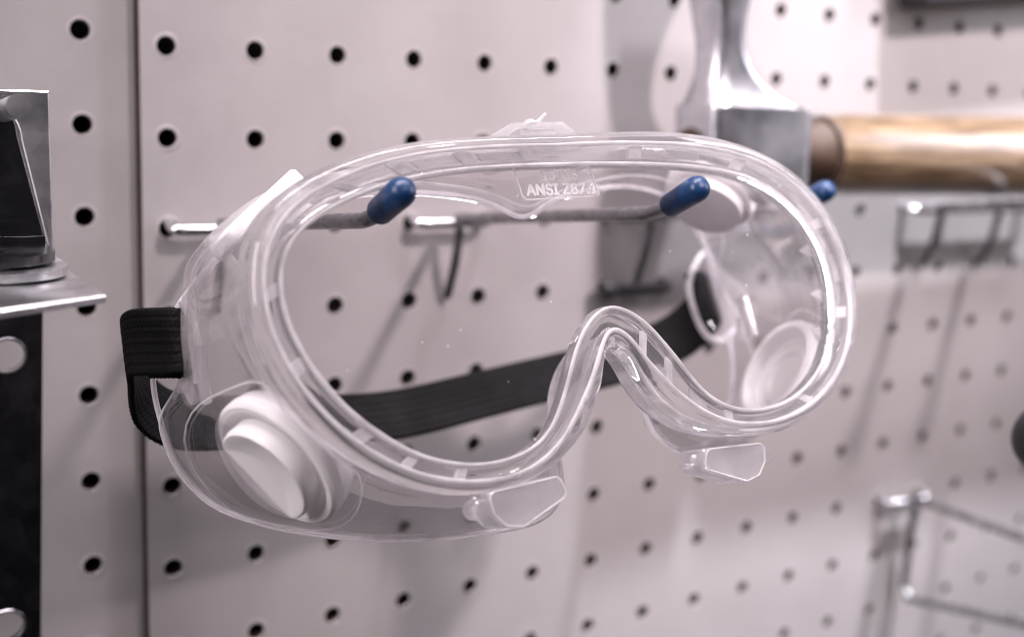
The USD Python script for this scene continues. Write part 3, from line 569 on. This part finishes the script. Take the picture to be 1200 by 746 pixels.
# moulded lettering at the top of the lens, in its trapezoid outline
def letters(txt, h, xc, zc):
    me = meshkit.text_mesh(txt, h, .0003, True); b = me.bounds
    v = me.vertices - [(b[0, 0] + b[1, 0]) / 2, 0, 0]
    me.vertices = np.c_[v[:, 0] + xc, .0030 + sag((v[:, 0] + xc) / mm) * mm - v[:, 2], v[:, 1] + zc]
    trimesh.repair.fix_normals(me); return me
obj('lettering', cat(letters('13015', .0022, -.0070, .0266), letters('ANSI Z87.1', .0024, -.0068, .0234)), M['mark'], g, smooth=False)
ol = V([(-18.4, 30.5), (-17.0, 23.2), (-16.2, 22.5), (2.6, 22.9), (3.0, 23.5), (1.2, 30.5)]) * mm
obj('lettering_border', tube(fillet([(a, .0030 + sag(a / mm) * mm, b) for a, b in ol], .0008, 5), .00016, 6), M['mark'], g)

# strap: black knitted elastic with ribs, from one slot round behind to the other
def ribbon(pts, wid, width, thick=.0013, step=.00028):
    P = spline(pts, 400); ln = np.r_[0, np.cumsum(np.linalg.norm(np.diff(P, axis=0), axis=1))]; n = int(ln[-1] / step)
    s = np.linspace(0, ln[-1], n); P = np.c_[[np.interp(s, ln, P[:, k]) for k in range(3)]].T
    key = np.linspace(0, ln[-1], len(pts)); kk = np.r_[0, np.cumsum(np.linalg.norm(np.diff(V(pts), axis=0), axis=1))]; key = kk / kk[-1] * ln[-1]
    Wd = np.c_[[np.interp(s, key, V(wid, float)[:, k]) for k in range(3)]].T
    t = np.gradient(P, axis=0); t /= np.linalg.norm(t, axis=1, keepdims=True)
    Wd -= t * (Wd * t).sum(1, keepdims=True); Wd /= np.linalg.norm(Wd, axis=1, keepdims=True); Nn = np.cross(t, Wd)
    m_ = 56; q = np.linspace(-1, 1, m_); rows = 13
    edge = (1 - np.abs(q) ** 14) ** .5
    knit = lambda ph: .00026 * np.abs(np.sin(np.pi * 3.5 * (q + 1)))[None, :] * .5 + .00017 * np.abs(np.sin(np.pi * rows / 2 * (q + 1)))[None, :] * (.55 + .45 * np.cos(2 * np.pi * s[:, None] / .00115 + np.pi * np.floor(rows / 2 * (q + 1))[None, :] + ph))
    w_ = width / 2 * (1 + .012 * np.cos(2 * np.pi * s / .00115))
    top = P[:, None] + Wd[:, None] * (q[None, :, None] * w_[:, None, None]) + Nn[:, None] * ((thick / 2 * edge)[None, :, None] + knit(0)[..., None])
    bot = P[:, None] + Wd[:, None] * (q[None, ::-1, None] * w_[:, None, None]) - Nn[:, None] * ((thick / 2 * edge[::-1])[None, :, None] + knit(1)[:, ::-1, None])
    v = np.concatenate([top, bot], 1)
    me = trimesh.Trimesh(v.reshape(-1, 3), tri(grid_faces(n, 2 * m_, False, True)), process=False)
    if me.volume < 0: me.invert()
    return me
SP = [(-83.6, 57, 5.0), (-81.3, 52.6, 4.2), (-79.6, 49.6, 3.7), (-79.9, 48.0, 3.7), (-81.6, 48.6, 4.2), (-83.8, 52.2, 5.0), (-86.3, 58, 6.0), (-87.4, 65.5, 6.4), (-85.6, 73, 3.4), (-81.2, 80.5, -5.4), (-74.2, 83, -10.6), (-60.1, 85.5, -12.6), (-19.7, 94.1, -15.8), (0.1, 96.9, -15.3), (17.2, 97.1, -13.6), (43.2, 94.9, -11.1), (63.1, 91.5, -9.1), (78, 88.5, -6.2), (86.0, 84, -3.0), (88.2, 76, 1.5), (86.5, 68, 4.0), (81.5, 62.0, 5.0), (76.5, 58.5, 5.2), (73, 62, 5.0)]
SW = [(.05, .25, 1)] * 9 + [(.25, .30, 1), (.1, .30, 1)] + [(0, .40, 1)] * 6 + [(0, .3, 1)] + [(-.1, .1, 1)] * 6
obj('strap', ribbon(V(SP) * mm, SW, .0150), M['strap'], g, smooth=True)
# strap loops moulded at both sides: a slot frame of clear plastic
for s in (-1, 1):
    lo = obj('strap_loop', moved(rbox(-.0012, .0012, -.0018, .0018, -.0030, .0030, .0007), rot_to((.35 * s, .25, 1)), (s * .0790, .0490, -.0065)), M['clip'], g, label='clear strap loop at the %s' % ('left' if s < 0 else 'right'))
    obj('loop_bar', moved(rbox(-.0012, .0012, -.0024, .0024, -.0085, .0035, .0005), rot_to((.05, .2, 1)), (s * .0775, .0445, -.0015)), M['clip'], lo)
lp_ = V([(81.2, 61, 18.0), (73.5, 60, 12.0), (71.5, 60, 6.0), (75.5, 61, -5.8), (83.2, 62, -8.0), (89.5, 62, -2.8), (84.5, 62, 8.0)]) * mm
obj('slot_rim', tube(spline(lp_, 90, True), .0010, 10, True), M['bead'], g, smooth=True, label='clear rim round the strap slot at the right')
lp_ = V([(-79.8, 45.6, 12.5), (-78.2, 45.4, 8.0), (-77.9, 45.2, 2.0), (-78.6, 45.6, -5.5)]) * mm
obj('slot_rim', tube(spline(lp_, 60), .0009, 10), M['bead'], g, smooth=True, label='clear rim of the strap slot at the left')
